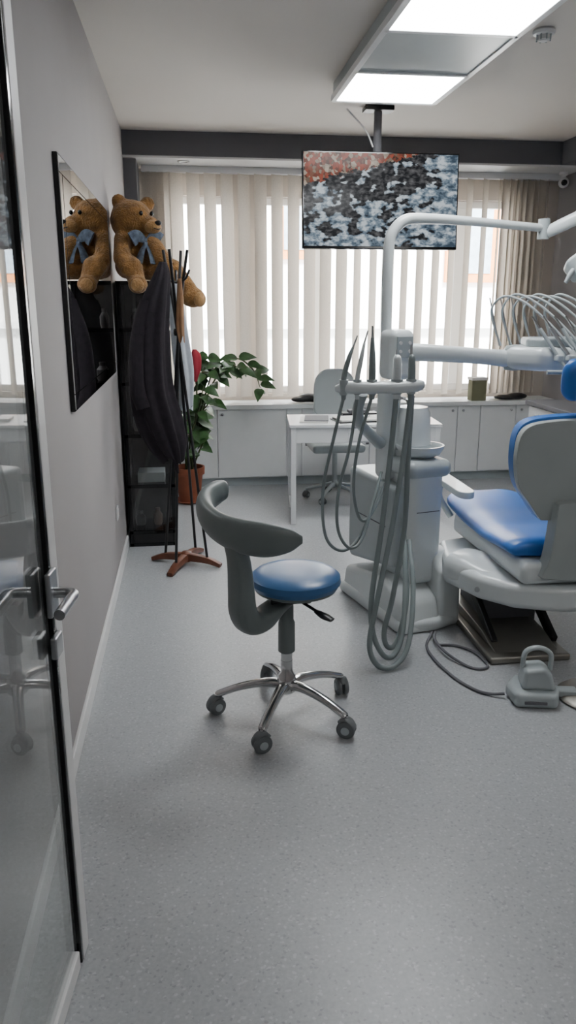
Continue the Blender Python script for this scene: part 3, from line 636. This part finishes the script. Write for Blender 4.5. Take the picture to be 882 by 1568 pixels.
sweep('pole_and_boom',[(.98,3.8,1.38),(.975,3.8,1.6),(.975,3.8,1.82),(.99,3.805,1.92),(1.05,3.82,1.985),(1.15,3.85,2.0),(1.4,3.93,2.0),(1.88,4.08,1.985)],[.028,.026,.026,.026,.026,.025,.022,.020],mUnit,ug,20)
rod('joint',(1.88,4.08,1.93),(1.88,4.08,2.03),.03,mUnitG,ug)
sweep('spring_arm',[(1.89,4.08,1.96),(2.0,4.0,2.02),(2.3,3.8,2.18)],[(.026,.03),(.026,.034),(.022,.028)],mUnit,ug,16)
sweep('drop_arm',[(2.3,3.8,2.18),(2.30,3.76,2.05),(2.12,3.72,1.9)],.018,mUnit,ug,12)
prism('lamp_head',[(-.17,0),(-.15,.06),(0,.09),(.15,.06),(.17,0),(.15,-.05),(0,-.07),(-.15,-.05)],-.05,.05,mUnitG,ug,.02,'XZ',4,loc=(2.0,3.70,1.83),rot=(60,-30,0))
sweep('lamp_handle',[(1.90,3.68,1.80),(1.85,3.66,1.75),(1.82,3.66,1.70)],[.012,.014,.01],mUnitG,ug,12)
dh=sub('delivery_head',(1.75,3.6,1.36))
sweep('swing_arm',[(1.02,3.74,1.37),(1.15,3.72,1.37),(1.4,3.68,1.355),(1.58,3.64,1.34)],[(.04,.045),(.045,.042),(.04,.038),(.045,.042)],mUnit,dh,20,up=(0,0,1),sq=.6)
lathe('elbow',[(0,-.06),(.045,-.055),(.05,-.04),(.05,.045),(.04,.06),(0,.062)],(1.58,3.64,1.345),mUnitG,dh,32)
prism('head_body',[(1.52,3.66),(1.54,3.55),(1.62,3.44),(2.1,3.40),(2.2,3.5),(2.2,3.74),(1.6,3.78)],1.295,1.405,mUnit,dh,.04,'XY',0,5)
prism('head_console',[(1.60,3.56),(1.66,3.50),(2.12,3.47),(2.14,3.7),(1.64,3.72)],1.40,1.445,mUnitG,dh,.015,'XY',0,4)
for k in range(6):
    x0=1.50+.055*k
    sweep('hose_whip_%d'%k,[(x0+.05,3.74,1.40),(x0+.01,3.75,1.50),(x0-.01,3.74,1.58),(x0+.03,3.70,1.635+.01*(k%2)),(x0+.10,3.62,1.61),(x0+.18,3.52,1.52),(x0+.26,3.41,1.40)],[.0055]*7,mUnitG,dh,10)
    rod('whip_bracket_%d'%k,(x0+.04,3.74,1.40),(x0-.02,3.75,1.63),.0035,mSteel,dh,8)
    rod('handpiece_%d'%k,(x0+.13,3.49,1.49),(x0+.26,3.34,1.24),.009,mSteel if k%2 else mUnitG,dh,12,.007)
    rod('handpiece_tip_%d'%k,(x0+.13,3.49,1.49),(x0+.10,3.52,1.545),.006,mChrome,dh,12,.004)
    box('holder_%d'%k,(x0+.20,3.42,1.36),(.034,.05,.03),mUnit,dh,.008)
rod('tray_handle_bar',(1.62,3.36,1.30),(2.05,3.33,1.30),.010,mUnitG,dh)
ah=sub('suction_holder',(.84,3.3,1.25))
sweep('support_arm',[(1.0,3.74,1.2),(.98,3.58,1.23),(.94,3.42,1.245),(.9,3.32,1.245)],[(.03,.03),(.025,.025),(.025,.02),(.03,.018)],mUnit,ah,14,up=(0,0,1))
sweep('lower_arm',[(.95,3.74,.92),(.86,3.66,1.0),(.80,3.55,1.06),(.76,3.42,1.14),(.76,3.33,1.22)],[(.035,.03),(.03,.025),(.028,.022),(.025,.02),(.025,.018)],mUnitG,ah,14,up=(0,0,1))
sweep('holder_bar',[(.635,3.315,1.245),(.68,3.30,1.25),(.78,3.285,1.25),(.90,3.285,1.25),(.99,3.30,1.255),(1.03,3.33,1.26)],[(.012,.012),(.035,.026),(.038,.026),(.038,.026),(.035,.026),(.012,.012)],mUnit,ah,16,up=(0,0,1),sq=.7)
tools=[(.665,.04,1.40,.011,mHose),(.725,.03,1.42,.010,mUnit),(.79,.0,1.44,.014,mHose),(.90,.0,1.34,.018,mUnit),(.965,.0,1.36,.015,mHose)]
for k,(x0,lean,zt,r,mm) in enumerate(tools):
    lathe('cup_%d'%k,[(r+.004,1.22),(r+.009,1.285),(r+.004,1.285),(r,1.23)],(x0,3.285,0),mUnitG,ah,20)
    sweep('handle_%d'%k,[(x0,3.285,1.20),(x0,3.285,1.29),(x0+lean*.5,3.29,1.37),(x0+lean,3.30,zt+.02)],[r*.9,r*1.1,r,r*.55],mm,ah,14)
    rod('tip_%d'%k,(x0+lean,3.30,zt+.02),(x0+lean*1.5,3.305,zt+.07),r*.45,mSteel,ah,10,r*.3)
H1=[[(.665,3.285,1.21),(.63,3.29,1.05),(.585,3.31,.80),(.60,3.33,.58),(.67,3.36,.49),(.76,3.42,.50),(.86,3.52,.62),(.93,3.62,.72)],
    [(.725,3.285,1.21),(.70,3.29,1.0),(.655,3.31,.78),(.66,3.33,.60),(.72,3.36,.50),(.79,3.41,.52),(.86,3.5,.66),(.93,3.62,.80)],
    [(.79,3.285,1.21),(.74,3.30,1.0),(.73,3.34,.8),(.77,3.4,.64),(.83,3.48,.60),(.90,3.56,.66),(.95,3.62,.74)]]
for k,h in enumerate(H1): sweep('thin_hose_%d'%k,h,.0075,mHose,ah,10)
H2=[[(.965,3.285,1.21),(.93,3.24,.95),(.87,3.18,.62),(.80,3.12,.32),(.765,3.09,.13),(.80,3.07,.035),(.88,3.08,.022),(.96,3.14,.10),(1.02,3.30,.30),(1.05,3.50,.48)],
    [(.90,3.285,1.21),(.87,3.24,.95),(.83,3.2,.62),(.78,3.14,.32),(.79,3.12,.16),(.84,3.11,.06),(.90,3.14,.055),(.95,3.2,.16),(.99,3.34,.38),(1.02,3.52,.58)],
    [(.975,3.30,1.21),(.96,3.27,.95),(.95,3.25,.62),(.90,3.22,.30),(.86,3.2,.14),(.88,3.2,.06),(.93,3.22,.08),(.99,3.3,.25),(1.03,3.5,.42)]]
for k,h in enumerate(H2): sweep('suction_hose_%d'%k,h,.0125,mHose,ah,12)
# ------------------------------------------------------------------ foot pedal + cable
fp=group('foot_control_pedal',(1.40,2.75,0),-12,True)
prism('pedal_body',[(-.10,-.09),(.07,-.09),(.09,-.02),(.07,.09),(-.08,.10),(-.12,.02)],0,.065,mUnitG,fp,.02,'XY',0,4)
prism('pedal_top',[(-.07,.06),(.07,.06),(.05,.13),(.02,.16),(-.06,.15)],-.05,.06,mUnitG,fp,.018,'XZ',0,4)
sweep('carry_handle',[(-.06,.02,.14),(-.05,.02,.205),(0,.02,.225),(.05,.02,.20),(.055,.02,.13)],[(.014,.01)]*5,mUnitG,fp,12)
box('side_slot',(-.02,-.093,.03),(.09,.006,.012),mDark,fp)
lathe('pedal_disc',[(0,.0),(.15,.0),(.155,.01),(.14,.022),(.06,.032),(0,.034)],(.25,.03,0),mPlate,fp,48)
box('pedal_link',(.12,.02,.03),(.1,.05,.03),mUnitG,fp,.008)
pc=group('pedal_cable',(1.2,3.0,0))
sweep('cable',[(1.17,3.43,.02),(1.10,3.30,.008),(1.09,3.15,.008),(1.12,2.97,.008),(1.17,2.85,.008),(1.22,2.80,.01),(1.275,2.775,.02)],.0065,mDark,pc,8)
sweep('cable_loop',[(1.18,3.42,.02),(1.15,3.32,.022),(1.16,3.18,.02),(1.22,3.06,.008),(1.28,3.03,.008),(1.315,3.07,.008),(1.30,3.2,.008),(1.24,3.28,.008),(1.16,3.30,.008)],.0065,mDark,pc,8)
# ------------------------------------------------------------------ lighting
w=bpy.data.worlds.new('sky'); bpy.context.scene.world=w; w.use_nodes=True
bgn=w.node_tree.nodes['Background']; bgn.inputs[0].default_value=(.94,.97,1,1); bgn.inputs[1].default_value=17
sd_=bpy.data.lights.new('sun','SUN'); sd_.energy=36; sd_.angle=R(8); so=bpy.data.objects.new('sun',sd_); C.objects.link(so)
so.rotation_euler=Vector((-.15,.75,-.62)).to_track_quat('-Z','Y').to_euler(); so.location=(0,-3,8)
# ------------------------------------------------------------------ camera
cd=bpy.data.cameras.new('camera'); cam=bpy.data.objects.new('camera',cd); C.objects.link(cam)
cam.location=(0,0,1.6); cam.rotation_euler=(R(90-15.15),0,R(-7.33))
cd.sensor_fit='VERTICAL'; cd.sensor_height=36; cd.lens=27; cd.clip_start=.02
bpy.context.scene.camera=cam
